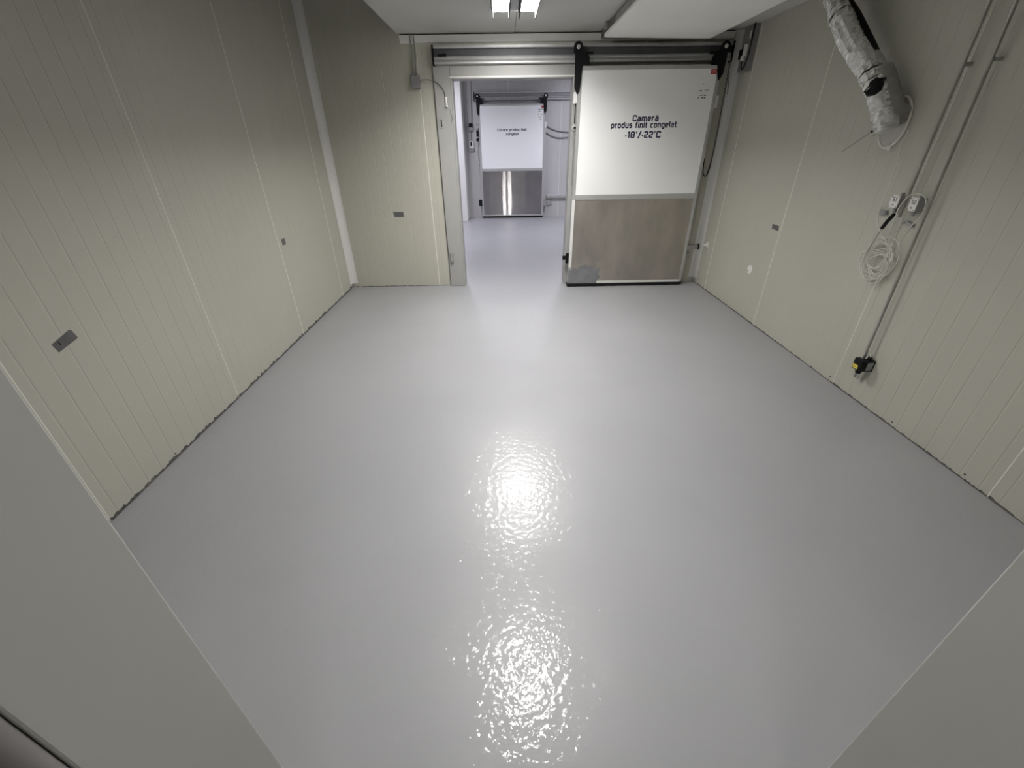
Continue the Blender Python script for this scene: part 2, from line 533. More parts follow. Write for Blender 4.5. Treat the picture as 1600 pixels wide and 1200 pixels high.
# ------------------------------------------------------------------ doorways: liner and casing boards
def doorway(name, yA, yB, lab, mat_liner, mat_case, casing_room=-1, cw=0.17):
    """liner from yA to yB round the opening"""
    t = 0.012
    lin = MB()
    lin.box(OX0 - 0.004, OX0 + t, yA, yB, 0, OZ)
    d = struct(name, lin, mat_liner, bevel=0.003, label=lab, cat='door frame')
    part('jamb', box(OX1 - t, OX1 + 0.004, yA, yB, 0, OZ), mat_liner, d, bevel=0.003)
    part('head_liner', box(OX0 + t, OX1 - t, yA, yB, OZ - t, OZ + 0.004), mat_liner, d, bevel=0.003)
    return d
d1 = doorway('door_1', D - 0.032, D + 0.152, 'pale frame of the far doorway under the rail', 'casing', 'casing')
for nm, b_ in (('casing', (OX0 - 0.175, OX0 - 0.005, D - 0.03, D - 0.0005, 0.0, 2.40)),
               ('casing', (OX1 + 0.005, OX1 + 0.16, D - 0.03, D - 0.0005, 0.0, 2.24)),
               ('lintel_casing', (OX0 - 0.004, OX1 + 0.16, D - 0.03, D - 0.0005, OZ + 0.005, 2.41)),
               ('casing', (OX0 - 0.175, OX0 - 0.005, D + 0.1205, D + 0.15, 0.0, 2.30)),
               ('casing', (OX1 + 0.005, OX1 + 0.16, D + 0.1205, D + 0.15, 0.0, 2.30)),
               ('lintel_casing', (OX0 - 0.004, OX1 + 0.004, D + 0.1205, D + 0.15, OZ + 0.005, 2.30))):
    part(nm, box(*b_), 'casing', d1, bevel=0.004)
part('casing_shade_strip', box(OX0 - 0.184, OX0 - 0.1755, D - 0.012, D - 0.0005, 0.0, 2.26), 'gasket', d1)  # dark strip stands in for the shadow line along the casing edge
part('drip_lip', box(OX0 - 0.01, OX1 + 0.02, D - 0.038, D - 0.0305, OZ - 0.004, OZ + 0.010), 'white_trim', d1, bevel=0.002)

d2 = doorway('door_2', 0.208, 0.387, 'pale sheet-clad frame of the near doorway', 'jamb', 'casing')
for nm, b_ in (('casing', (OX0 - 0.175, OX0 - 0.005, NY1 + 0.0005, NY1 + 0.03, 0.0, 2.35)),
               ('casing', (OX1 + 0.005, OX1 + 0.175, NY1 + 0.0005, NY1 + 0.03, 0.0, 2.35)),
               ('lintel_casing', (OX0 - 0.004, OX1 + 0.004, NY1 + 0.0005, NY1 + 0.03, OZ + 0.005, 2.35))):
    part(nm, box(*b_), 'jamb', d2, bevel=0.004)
for sx, x in ((-1, OX0), (1, OX1)):
    part('outer_edge', MB().tube([(x + sx * 0.009, 0.186, z) for z in (0.0, 0.7, 1.4, OZ)], 0.0275, 24), 'gasket', d2,
         label='rounded dark grey edge strip')

# ------------------------------------------------------------------ lamps
def light(name, x, y0, y1, z, mat, lab, grp):
    cy = (y0 + y1) / 2
    t = thing(name, lab, 'light', (x, cy, z), grp)
    part('housing', box(x - 0.19, x + 0.19, y0 - 0.04, y1 + 0.04, z - 0.022, z - 0.0005), 'lamp_house', t, bevel=0.004)
    for sx in (-1, 1):
        cx = x + sx * 0.105
        fr = MB()
        fr.box(cx - 0.068, cx - 0.06, y0, y1, z - 0.079, z - 0.022).box(cx + 0.06, cx + 0.068, y0, y1, z - 0.079, z - 0.022)
        k = int((y1 - y0) / 0.03)
        for i in range(k):
            yy = y0 + (i + 0.5) * (y1 - y0) / k
            for s2 in (-1, 1):
                fr.box(cx + s2 * 0.068 - 0.006, cx + s2 * 0.068 + 0.006, yy - 0.006, yy + 0.006, z - 0.038, z - 0.022)
        part('finned_frame', fr, 'louvre', t)
        part('diffuser', box(cx - 0.0598, cx + 0.0598, y0 + 0.002, y1 - 0.002, z - 0.032, z - 0.0222), mat, t)
    return t
light('ceiling_light', 0.105, 3.72, 4.35, H, 'lamp', 'twin strip lamp glowing on the ceiling in front of the sliding doors', 'twin strip lamps')
light('ceiling_light', 0.105, 1.62, 2.25, H, 'lamp_near', 'twin strip lamp on the ceiling above the near floor', 'twin strip lamps')
light('ceiling_light', -1.2, 8.4, 9.03, FH, 'lamp_far', 'cool twin strip lamp beyond the doorway, left of the far sliding door', 'twin strip lamps')
light('ceiling_light', 1.5, 8.4, 9.03, FH, 'lamp_far', 'cool twin strip lamp beyond the doorway, right of the far sliding door', 'twin strip lamps')
light('ceiling_light', 0.105, -1.2, -0.57, 2.6, 'lamp_fill', 'added unseen fill lamp in the passage before the near doorway', 'twin strip lamps')  # lamp added out of view as fill light on the near jambs

# ------------------------------------------------------------------ passage behind the camera
struct('wall_passage', box(-2.2, 2.6, -1.75, -1.65, 0, 2.62), 'panel', label='plain panel wall of the passage behind', cat='wall')
struct('wall_passage_left', box(-2.2, -2.1, -1.65, NY0, 0, 2.62), 'panel', label='left end wall of the passage behind', cat='wall')
struct('wall_passage_right', box(2.5, 2.6, -1.65, NY0, 0, 2.62), 'panel', label='right end wall of the passage behind', cat='wall')
struct('ceiling_passage', box(-2.2, 2.6, -1.75, NY0, 2.62, 2.72), 'ceiling', label='ceiling of the passage behind', cat='ceiling')

# ------------------------------------------------------------------ room beyond
PFar = lambda u, d, z: (u, FY + T - d, z)
wfar = struct('wall_far', box(FXL, FXR, FY + T, FY + 0.12, 0, FH + 0.1), 'core', label='pale panel wall behind the far sliding door', cat='wall')
clad(wfar, [0.125 - W, 0.125, 0.125 + W, 0.125 + 2 * W], 0, FH, PFar, 'panel_far', FXL, FXR)
PFL = lambda u, d, z: (FXL + d, u, z)
PFR = lambda u, d, z: (FXR - d, u, z)
a = struct('wall_far_left', box(FXL - 0.1, FXL, D + 0.12, FY + 0.1, 0, FH + 0.1), 'core', label='left panel wall of the room beyond', cat='wall')
clad(a, [6 + W * k for k in range(5)], 0, FH, PFL, 'panel_far', D + 0.13, FY)
a = struct('wall_far_right', box(FXR, FXR + 0.1, D + 0.12, FY + 0.1, 0, FH + 0.1), 'core', label='right panel wall of the room beyond', cat='wall')
clad(a, [6 + W * k for k in range(5)], 0, FH, PFR, 'panel_far', D + 0.13, FY)
struct('wall_far_near', MB().box(FXL, XL - 0.12, D + 0.04, D + 0.12, 0, FH + 0.1).box(XR + 0.12, FXR, D + 0.04, D + 0.12, 0, FH + 0.1), 'panel_far',
       label='wall pieces beside the end wall in the room beyond', cat='wall')
struct('ceiling_far', box(FXL, FXR, D + 0.1205, FY + 0.1, FH, FH + 0.1), 'ceiling', label='ceiling of the room beyond', cat='ceiling')
o = struct('wall_far_return', box(-1.55, -0.846, 10.30, FY, 0, FH), 'white_trim', bevel=0.01, label='white wall return left of the far sliding door', cat='wall')

# ------------------------------------------------------------------ lettering (square-shouldered strokes)
S2 = 0.085
G = {
 'C': (0.70, [[(.61, .68), (.61, .915), (.085, .915), (.085, .085), (.61, .085), (.61, .32)]]),
 'L': (0.58, [[(.085, 1), (.085, .085), (.55, .085)]]),
 'S': (0.70, [[(.6, .915), (.085, .915), (.085, .5), (.6, .5), (.6, .085), (.085, .085)]]),
 'E': (0.62, [[(.6, .915), (.085, .915), (.085, .085), (.6, .085)], [(.085, .5), (.55, .5)]]),
 'M': (0.85, [[(.085, 0), (.085, .915), (.76, .915), (.76, 0)], [(.42, .915), (.42, .2)]]),
 'I': (0.20, [[(.085, 0), (.085, 1)]]),
 'a': (0.60, [[(.09, .66), (.515, .66), (.515, 0)], [(.515, .40), (.085, .40), (.085, .085), (.515, .085)]]),
 'm': (0.93, [[(.085, 0), (.085, .745)], [(.085, .66), (.84, .66), (.84, 0)], [(.46, .66), (.46, 0)]]),
 'e': (0.60, [[(.51, .085), (.085, .085), (.085, .66), (.515, .66), (.515, .36), (.085, .36)]]),
 'r': (0.45, [[(.085, 0), (.085, .745)], [(.085, .66), (.42, .66)]]),
 'p': (0.60, [[(.085, -.22), (.085, .66), (.515, .66), (.515, .085), (.085, .085)]]),
 'o': (0.60, [['c', (.085, .085), (.515, .085), (.515, .66), (.085, .66)]]),
 'd': (0.60, [[(.515, 1.0), (.515, .085), (.085, .085), (.085, .66), (.515, .66)]]),
 'u': (0.60, [[(.085, .745), (.085, .085), (.515, .085)], [(.515, 0), (.515, .745)]]),
 's': (0.58, [[(.5, .66), (.085, .66), (.085, .375), (.5, .375), (.5, .085), (.07, .085)]]),
 'f': (0.42, [[(.42, .915), (.18, .915), (.18, 0)], [(.02, .64), (.4, .64)]]),
 'i': (0.17, [[(.085, 0), (.085, .745)], [(.085, .84), (.085, 1.0)]]),
 'n': (0.60, [[(.085, 0), (.085, .745)], [(.085, .66), (.515, .66), (.515, 0)]]),
 't': (0.42, [[(.17, .95), (.17, .085), (.40, .085)], [(.01, .66), (.38, .66)]]),
 'c': (0.56, [[(.5, .66), (.085, .66), (.085, .085), (.5, .085)]]),
 'g': (0.60, [[(.515, .085), (.085, .085), (.085, .66), (.515, .66), (.515, -.15), (.1, -.15)]]),
 'l': (0.17, [[(.085, 0), (.085, 1)]]),
 'v': (0.56, [['s', (.06, .745), (.28, .06), (.5, .745)]]),
 '-': (0.24, [[(.02, .36), (.22, .36)]]),
 '1': (0.36, [['s', (.03, .80), (.24, .93), (.24, 0)]]),
 '2': (0.62, [[(.085, .72), (.085, .915), (.53, .915), (.53, .50), (.085, .42), (.085, .085), (.58, .085)]]),
 '8': (0.64, [['c', (.085, .085), (.55, .085), (.55, .915), (.085, .915)], [(.085, .5), (.55, .5)]]),
 '*': (0.26, [['t', 'c', (.05, .72), (.19, .72), (.19, .97), (.05, .97)]]),
 '/': (0.42, [['s', (.02, -.08), (.40, 1.06)]]),
 ' ': (0.34, []),
}
G['\u0103'] = (0.60, G['a'][1] + [['t', (.14, .98), (.16, .86), (.44, .86), (.46, .98)]])

def round_path(pts, r, closed):
    pts = [Vector((p[0], p[1])) for p in pts]
    n = len(pts); out = []
    for i, p in enumerate(pts):
        if not closed and i in (0, n - 1):
            out.append(p); continue
        a = pts[i - 1] - p; c = pts[(i + 1) % n] - p
        q = min(r, a.length * 0.48, c.length * 0.48)
        A = p + a.normalized() * q; B = p + c.normalized() * q
        for k in range(4):
            t = k / 3
            out.append(A * (1 - t) ** 2 + p * 2 * t * (1 - t) + B * t * t)
    return out

def lettering(text, x0, x1, zbase, h, y, stroke=1.0, thick=0.0006, P=None):
    """flat letters standing in the plane y (facing -y), from x0 to x1, cap height h"""
    adv = 0; lay = []
    for ch in text:
        w, strokes = G[ch]
        lay.append((adv, strokes)); adv += w + 0.13
    adv -= 0.13
    sx = (x1 - x0) / adv
    mb = MB()
    for off, strokes in lay:
        for st in strokes:
            flags = [q for q in st if isinstance(q, str)]
            pts = [q for q in st if not isinstance(q, str)]
            hw = S2 * stroke * (0.45 if 't' in flags else 1)
            closed = 'c' in flags
            path = pts if 's' in flags else None
            path = [Vector(p) for p in pts] if 's' in flags else round_path(pts, 0.14, closed)
            k = len(path); L_ = []; R_ = []
            for i in range(k):
                a_ = path[i - 1] if (closed or i > 0) else None
                c_ = path[(i + 1) % k] if (closed or i < k - 1) else None
                d1_ = (path[i] - a_).normalized() if a_ is not None else None
                d2_ = (c_ - path[i]).normalized() if c_ is not None else None
                if d1_ is None: d1_ = d2_
                if d2_ is None: d2_ = d1_
                n1_ = Vector((-d1_.y, d1_.x)); n2_ = Vector((-d2_.y, d2_.x))
                mm = n1_ + n2_
                mm = mm / max(0.4, mm.dot(n1_)) if mm.length > 1e-5 else n1_
                L_.append(path[i] + mm * hw); R_.append(path[i] - mm * hw)
            def Q(v_, yy):
                u_, z_ = x0 + (off + v_.x) * sx, zbase + v_.y * h
                return P(u_, yy, z_) if P else (u_, y - yy, z_)
            vs_ = [Q(v_, thick) for v_ in L_] + [Q(v_, thick) for v_ in R_]
            m_ = k if closed else k - 1
            mb.add(vs_, [(i, (i + 1) % k, (i + 1) % k + k, i + k) for i in range(m_)])
    return mb

# ------------------------------------------------------------------ sliding doors
def hanger(parent, x, y, ztop, zbot, side, width):
    """black hanger plate: rounded head with a bolt, widening to a foot, tapering tongue down the door edge"""
    s = side
    pts = []
    zc = ztop - 0.045
    for k in range(9):
        a = math.pi * k / 8
        pts.append((x + 0.045 * math.cos(a), zc + 0.045 * math.sin(a)))
    # continue down the inner side, foot over the door, tongue on the outer edge
    if s < 0:
        pts += [(x - 0.045, ztop - 0.09), (x - 0.028, ztop - 0.10), (x - 0.022, zbot + 0.06), (x + 0.012, zbot), (x + 0.032, zbot + 0.04),
                (x + 0.05, ztop - 0.19), (x + 0.115, ztop - 0.19), (x + 0.115, ztop - 0.13), (x + 0.09, ztop - 0.085), (x + 0.05, ztop - 0.07)]
    else:
        q = [(x + 0.045, ztop - 0.09), (x + 0.028, ztop - 0.10), (x + 0.022, zbot + 0.06), (x - 0.012, zbot), (x - 0.032, zbot + 0.04),
             (x - 0.05, ztop - 0.19), (x - 0.115, ztop - 0.19), (x - 0.115, ztop - 0.13), (x - 0.09, ztop - 0.085), (x - 0.05, ztop - 0.07)]
        pts = [(2 * x - px, pz) for px, pz in pts] + q
    h = part('hanger', MB().prism(pts, 'y', y - 0.014, y), 'black', parent, bevel=0.003)
    part('bolt', MB().lathe([(0.019, 0), (0.019, 0.006), (0.012, 0.010), (0.012, 0.014)], (x, y - 0.0145, zc), (0, -1, 0), 12), 'bolt', h)
    part('stop_arm', box(*sorted((x + (0.04 if s < 0 else -0.04), x + (0.15 if s < 0 else -0.15))), y - 0.012, y - 0.002, ztop - 0.105, ztop - 0.082), 'black', h, bevel=0.002)
    return h

def sliding_door(lab, x0, x1, yf, th, z1, kick_mat, zk, texts, near):
    t = thing('sliding_door', lab, 'door', ((x0 + x1) / 2, yf + th / 2, 0.0), 'sliding cold room doors')
    z0 = 0.02
    body = part('door_core', box(x0, x1, yf + 0.006, yf + th, z0 + 0.012, z1), 'alu_dull', t, bevel=0.004)
    e = 0.034
    part('edge_frame', box(x0, x1, yf - 0.004, yf + 0.0058, z1 - e, z1), 'alu_dull', t, bevel=0.002)
    part('edge_frame', box(x0, x0 + e, yf - 0.004, yf + 0.0058, zk if near else z0 + 0.02, z1 - e), 'alu_dull', t, bevel=0.002)
    part('edge_frame', box(x1 - e, x1, yf - 0.004, yf + 0.0058, z0 + 0.02, z1 - e), 'alu_dull', t, bevel=0.002)
    if near:
        part('edge_frame', box(x0, x0 + e, yf - 0.004, yf + 0.0058, 0.24, zk), 'white_trim', t, bevel=0.002)
        part('edge_frame', box(x0 + 0.36, x1 - e, yf - 0.004, yf + 0.0058, z0 + 0.02, z0 + 0.05), 'white_trim', t, bevel=0.002)
        part('smear_reflection', MB().prism([(x0, z0 + 0.02), (x0 + 0.36, z0 + 0.02), (x0 + 0.365, z0 + 0.06), (x0 + 0.40, z0 + 0.10), (x0 + 0.375, z0 + 0.13), (x0 + 0.385, z0 + 0.20), (x0 + 0.31, z0 + 0.205), (x0 + 0.30, z0 + 0.23), (x0 + 0.22, z0 + 0.235), (x0 + 0.21, z0 + 0.25), (x0 + 0.13, z0 + 0.225), (x0 + 0.12, z0 + 0.20), (x0 + 0.06, z0 + 0.205), (x0 + 0.04, z0 + 0.18), (x0, z0 + 0.19)], 'y', yf + 0.0005, yf + 0.0058), 'smear', t, label='blue-grey smear and painted floor reflection on the corner of the steel plate')
    else:
        part('edge_frame', box(x0 + e, x1 - e, yf - 0.004, yf + 0.0058, z0 + 0.02, z0 + 0.05), 'alu_dull', t, bevel=0.002)
    part('mid_rail', box(x0 + e, x1 - e, yf - 0.005, yf + 0.0058, zk - 0.004, zk + 0.05), 'alu_dull' , t, bevel=0.002)
    part('face_panel', box(x0 + e, x1 - e, yf - 0.001, yf + 0.0058, zk + 0.05, z1 - e), 'door_white', t, label='white painted upper panel')
    part('kick_plate', box(x0 + e, x1 - e, yf + 0.001, yf + 0.0058, z0 + 0.05, zk - 0.004), kick_mat, t, label='brushed steel kick plate')
    part('bottom_gasket', MB().prism([(yf - 0.008, z0 + 0.02), (yf + th, z0 + 0.02), (yf + th, 0.004), (yf + 0.01, 0.004), (yf - 0.008, 0.012)], 'x', x0 - 0.005, x1), 'rubber', t)
    for tx in texts:
        part('lettering', lettering(tx[0], tx[1], tx[2], tx[3], tx[4], yf - 0.001, 1.25), 'ink', t, label='dark blue printed words')
    return t

LF = D - 0.15
near_door = sliding_door('large white sliding door with steel kick plate pushed open to the right', 0.765, 2.182, LF, 0.10, 2.222, 'kick', 1.003,
    [('Camer\u0103', 1.352, 1.622, 1.750, 0.055), ('produs finit congelat', 1.131, 1.823, 1.691, 0.055), ('-18*/-22*C', 1.29, 1.669, 1.600, 0.060)], True)
hanger(near_door, 0.745, LF - 0.006, 2.415, 1.985, -1, 0.1)
hanger(near_door, 2.182, LF - 0.006, 2.405, 2.085, 1, 0.1)
ls = part('logo_sticker', box(2.083, 2.146, LF - 0.0018, LF - 0.001, 2.142, 2.183), 'red', near_door, label='small red sticker in the upper corner')
part('lettering', lettering('EMI', 2.090, 2.140, 2.150, 0.026, LF - 0.0018, 0.7), 'pink', ls)
def print_lines(parent, rows, yf):
    for (xa, xb, z, h) in rows:
        mb = MB(); x = xa
        while x < xb:
            w = rnd.uniform(0.004, 0.012)
            mb.box(x, min(x + w, xb), yf - 0.0014, yf - 0.001, z - h / 2 * rnd.uniform(0.5, 1), z + h / 2 * rnd.uniform(0.5, 1))
            x += w + rnd.uniform(0.002, 0.005)
        part('fine_print', mb, 'ink_black', parent)
print_lines(near_door, [(1.995, 2.02, 2.112, 0.003), (2.02, 2.05, 2.064, 0.005), (2.00, 2.03, 2.007, 0.010), (2.06, 2.10, 2.010, 0.008), (2.01, 2.085, 1.987, 0.004), (2.005, 2.08, 1.968, 0.010), (1.998, 2.01, 1.946, 0.016), (2.035, 2.075, 1.947, 0.014)], LF)
# left edge fittings of the near door
bx = part('latch_case', box(0.728, 0.764, LF + 0.01, LF + 0.055, 1.915, 2.012), 'white_plastic', near_door, bevel=0.003, label='white latch case')
for z in (1.925, 2.002):
    part('screw', MB().lathe([(0.004, 0), (0.004, 0.002)], (0.746, LF + 0.0095, z), (0, -1, 0), 8), 'galv', bx)
part('latch_rod', MB().tube([(0.747, LF + 0.03, 2.012), (0.747, LF + 0.03, 2.10)], 0.004, 8), 'black', near_door)
part('latch_rod', MB().tube([(0.750, LF + 0.03, 1.914), (0.750, LF + 0.03, 1.74)], 0.005, 8), 'black', near_door)
hb = part('handle_boss', MB().lathe([(0.012, 0), (0.030, 0.004), (0.034, 0.018), (0.034, 0.034), (0.026, 0.042), (0.012, 0.045)], (0.748, LF + 0.04, 1.70), (0, -1, 0), 20), 'galv', near_door, label='round metal lever boss')
part('boss_cap', MB().lathe([(0.013, 0), (0.013, 0.006)], (0.750, LF - 0.0055, 1.70), (0, -1, 0), 14), 'black', hb)
part('lever_block', box(0.728, 0.764, LF + 0.02, LF + 0.06, 1.60, 1.665), 'galv', near_door, bevel=0.004)
part('handle_bar', MB().tube([(0.752, LF + 0.0, 1.665), (0.752, LF - 0.004, 1.40), (0.752, LF - 0.002, 1.145)], 0.010, 12), 'bolt', near_door, label='slim bright vertical handle bar')
bl = part('floor_latch', box(0.728, 0.764, LF + 0.01, LF + 0.05, 0.285, 0.405), 'black', near_door, bevel=0.004, label='black latch block')
part('latch_tongue', box(0.690, 0.728, LF + 0.015, LF + 0.045, 0.330, 0.375), 'black', bl, bevel=0.003)
part('side_tab', box(2.183, 2.222, LF + 0.02, LF + 0.05, 1.86, 1.965), 'white_plastic', near_door, bevel=0.003)

FL = FY - 0.15
far_door = sliding_door('white sliding door with mirror-like steel kick plate, shut beyond the doorway', -0.525, 0.905, FL, 0.09, 2.275, 'kick_far', 1.00,
    [('Livrare produs finit', -0.128, 0.514, 1.778, 0.050), ('congelat', 0.062, 0.340, 1.700, 0.050)], False)
hanger(far_door, -0.535, FL - 0.006, 2.46, 2.06, -1, 0.1)
hanger(far_door, 0.915, FL - 0.006, 2.46, 2.08, 1, 0.1)
part('logo_sticker', box(0.825, 0.875, FL - 0.0018, FL - 0.001, 2.195, 2.235), 'red', far_door)
print_lines(far_door, [(0.765, 0.80, 2.165, 0.03), (0.83, 0.86, 2.17, 0.03), (0.765, 0.81, 2.13, 0.02), (0.76, 0.78, 2.08, 0.02), (0.82, 0.85, 2.08, 0.02), (0.765, 0.83, 2.03, 0.01), (0.80, 0.83, 1.99, 0.02)], FL)
part('side_tab', box(0.906, 0.945, FL + 0.02, FL + 0.05, 1.83, 1.94), 'white_plastic', far_door, bevel=0.003)
part('floor_latch', box(-0.60, -0.526, FL + 0.01, FL + 0.05, 0.27, 0.40), 'black', far_door, bevel=0.004)
part('floor_latch', box(0.906, 0.99, FL + 0.02, FL + 0.06, 0.24, 0.38), 'galv', far_door, bevel=0.004)
part('handle_bar', MB().tube([(-0.552, FL + 0.01, 1.62), (-0.55, FL + 0.005, 1.1)], 0.009, 10), 'bolt', far_door)
hb = part('handle_boss', MB().lathe([(0.012, 0), (0.034, 0.01), (0.034, 0.034), (0.012, 0.045)], (-0.565, FL + 0.04, 1.62), (0, -1, 0), 16), 'black', far_door)
part('latch_case', box(-0.592, -0.53, FL + 0.01, FL + 0.05, 1.84, 1.93), 'bolt', far_door, bevel=0.003)
part('lever_block', box(-0.59, -0.535, FL + 0.015, FL + 0.05, 1.68, 1.80), 'black', far_door, bevel=0.003)

# ------------------------------------------------------------------ rails
def rail(lab, x0, x1, ywall, z0, web='web'):
    t = thing('door_rail', lab, 'rail', ((x0 + x1) / 2, ywall - 0.05, z0), 'sliding door rails')
    w = ywall
    part('track', MB().prism([(w - 0.031, z0), (w - 0.075, z0), (w - 0.085, z0 + 0.006), (w - 0.085, z0 + 0.018), (w - 0.078, z0 + 0.028),
                              (w - 0.070, z0 + 0.040), (w - 0.074, z0 + 0.052), (w - 0.068, z0 + 0.064), (w - 0.040, z0 + 0.068), (w - 0.040, z0 + 0.125),
                              (w - 0.078, z0 + 0.125), (w - 0.082, z0 + 0.130), (w - 0.082, z0 + 0.148), (w - 0.031, z0 + 0.150)], 'x', x0, x1), 'alu', t)
    part('web', box(x0 + 0.001, x1 - 0.001, w - 0.0425, w - 0.0402, z0 + 0.069, z0 + 0.1245), web, t)
    for x, s in ((x0, -1), (x1, 1)):
        part('end_cap', box(*sorted((x + s * 0.0005, x + s * 0.014)), w - 0.095, w - 0.031, z0 - 0.012, z0 + 0.155), 'black', t, bevel=0.002)
    part('stop', MB().prism([(x0 + 0.04, z0 + 0.062), (x0 + 0.125, z0 + 0.062), (x0 + 0.125, z0 + 0.085), (x0 + 0.085, z0 + 0.085), (x0 + 0.07, z0 + 0.078), (x0 + 0.045, z0 + 0.085)], 'y', w - 0.092, w - 0.072), 'black', t, bevel=0.002)
    return t
rail('long aluminium door rail under the ceiling over the large sliding door', -0.672, 2.285, D, 2.258)
rail('aluminium door rail beyond the doorway over the far sliding door', -0.60, 2.3, FY, 2.345, 'grey_plastic')

# guide bars low behind the doors
t = thing('guide_bar', 'grey floor-level guide bar sticking out right of the large sliding door', 'bar', (2.2, D - 0.03, 0.44), 'door guide bars')
part('bar', MB().prism([(D - 0.048, 0.415), (D - 0.048, 0.452), (D - 0.040, 0.462), (D - 0.004, 0.462), (D - 0.004, 0.415)], 'x', 1.6, 2.355), 'alu', t)
part('end_cap', box(2.3555, 2.372, D - 0.05, D - 0.002, 0.408, 0.468), 'black', t, bevel=0.003)
part('bracket', box(2.21, 2.29, D - 0.03, D - 0.001, 0.30, 0.36), 'galv', t, bevel=0.003)
t = thing('guide_bar', 'grey guide bar on the wall right of the far sliding door', 'bar', (1.6, FY - 0.03, 0.45), 'door guide bars')
part('bar', MB().prism([(FY - 0.07, 0.415), (FY - 0.07, 0.47), (FY - 0.055, 0.487), (FY - 0.004, 0.487), (FY - 0.004, 0.415)], 'x', 1.005, 2.3), 'alu', t)
part('end_cap', box(0.99, 1.0045, FY - 0.075, FY - 0.002, 0.405, 0.50), 'galv', t, bevel=0.003)
part('bracket', box(1.0, 1.12, FY - 0.03, FY - 0.001, 0.25, 0.36), 'galv', t, bevel=0.003)

# spring-coiled cable hanging behind the open door's right edge
pts = bez((2.315, D - 0.02, 2.24), (2.325, D - 0.02, 1.7), (2.345, D - 0.02, 1.22), (2.29, D - 0.02, 1.215), 40) + bez((2.29, D - 0.02, 1.215), (2.26, D - 0.02, 1.21), (2.245, D - 0.02, 1.26), (2.24, D - 0.02, 1.4), 10)[1:]
t = thing('spiral_cable', 'dark coiled cable looping down behind the large sliding door edge', 'cable', (2.3, D - 0.02, 1.2))
fine = []
for i in range(len(pts) - 1):
    for k in range(10):
        fine.append(pts[i].lerp(pts[i + 1], k / 10))
hel = []
for i, p in enumerate(fine[:340]):
    a = i * 0.9
    hel.append(p + Vector((math.cos(a) * 0.007, math.sin(a) * 0.007, 0)))
part('coil', MB().tube(hel, 0.003, 5), 'rubber', t)
part('tail', MB().tube(fine[339:], 0.005, 8), 'rubber', t)

# ------------------------------------------------------------------ fittings left of the doorway
t = thing('junction_box', 'grey square junction box beside the doorway top', 'box', (-0.88, D, 2.12))
part('case', box(-0.925, -0.84, D - 0.055, D - 0.0005, 2.065, 2.18), 'box_grey', t, bevel=0.006)
part('lid', box(-0.921, -0.844, D - 0.063, D - 0.0555, 2.069, 2.176), 'box_grey', t, bevel=0.004)
for x in (-0.905, -0.869):
    part('gland', MB().lathe([(0.011, 0), (0.011, 0.012), (0.007, 0.020)], (x, D - 0.03, 2.1805), (0, 0, 1), 10), 'box_grey', t)
    xt = x + 0.012
    solo('cable', MB().tube([(x, D - 0.03, 2.201), (x, D - 0.022, 2.25), (xt, D - 0.02, 2.40), (xt, D - 0.042, 2.44), (xt, D - 0.042, H - 0.002)], 0.0055, 8), 'cable_grey',
         'thin grey cable from the junction box to the ceiling, ' + ('left' if x < -0.88 else 'right') + ' of the pair', 'cable', 'pair of cables above the junction box')
t = thing('sensor_lead', 'grey lead curving from the junction box to a white rod on the door frame', 'cable', (-0.6, D - 0.035, 1.9))
part('lead', MB().tube(bez((-0.838, D - 0.038, 2.135), (-0.70, D - 0.042, 2.16), (-0.60, D - 0.045, 2.10), (-0.588, D - 0.042, 1.994), 16), 0.0042, 8), 'cable_grey', t)
part('rod', MB().lathe([(0.011, 0), (0.011, 0.075), (0.012, 0.078), (0.018, 0.092)], (-0.588, D - 0.0425, 1.994), (0.04, 0, -1), 14), 'white_plastic', t)
t = thing('strike_plate', 'small dark slotted plate on the door frame below the white rod', 'plate', (-0.65, D - 0.03, 1.76))
part('plate', box(-0.672, -0.640, D - 0.036, D - 0.0305, 1.715, 1.805), 'galv', t, bevel=0.002)
part('slot', box(-0.660, -0.648, D - 0.0375, D - 0.0362, 1.728, 1.795), 'black', t)
for x, z in ((-0.612, 1.808), (-0.622, 1.770), (-0.606, 1.742)):
    part('screw', MB().lathe([(0.006, 0), (0.006, 0.003)], (x, D - 0.0305, z), (0, -1, 0), 8), 'galv', t)
t = thing('latch_keeper', 'small steel latch keeper low on the door frame', 'latch', (-0.66, D - 0.03, 0.35))
part('plate', box(-0.682, -0.640, D - 0.048, D - 0.0305, 0.295, 0.415), 'galv', t, bevel=0.003)
part('roller', MB().lathe([(0.010, 0), (0.010, 0.07)], (-0.661, D - 0.054, 0.32), (0, 0, 1), 12), 'bolt', t)
part('tail', box(-0.676, -0.664, D - 0.040, D - 0.0305, 0.262, 0.2945), 'galv', t)
solo('loose_wire', MB().tube(smooth_path([(-0.552, D - 0.034, 1.885), (-0.548, D - 0.036, 1.85), (-0.535, D - 0.050, 1.825), (-0.531, D - 0.046, 1.80), (-0.545, D - 0.036, 1.785), (-0.548, D - 0.034, 1.755)]), 0.003, 6),
     'cable_grey', 'short loose wire on the doorway edge', 'wire')

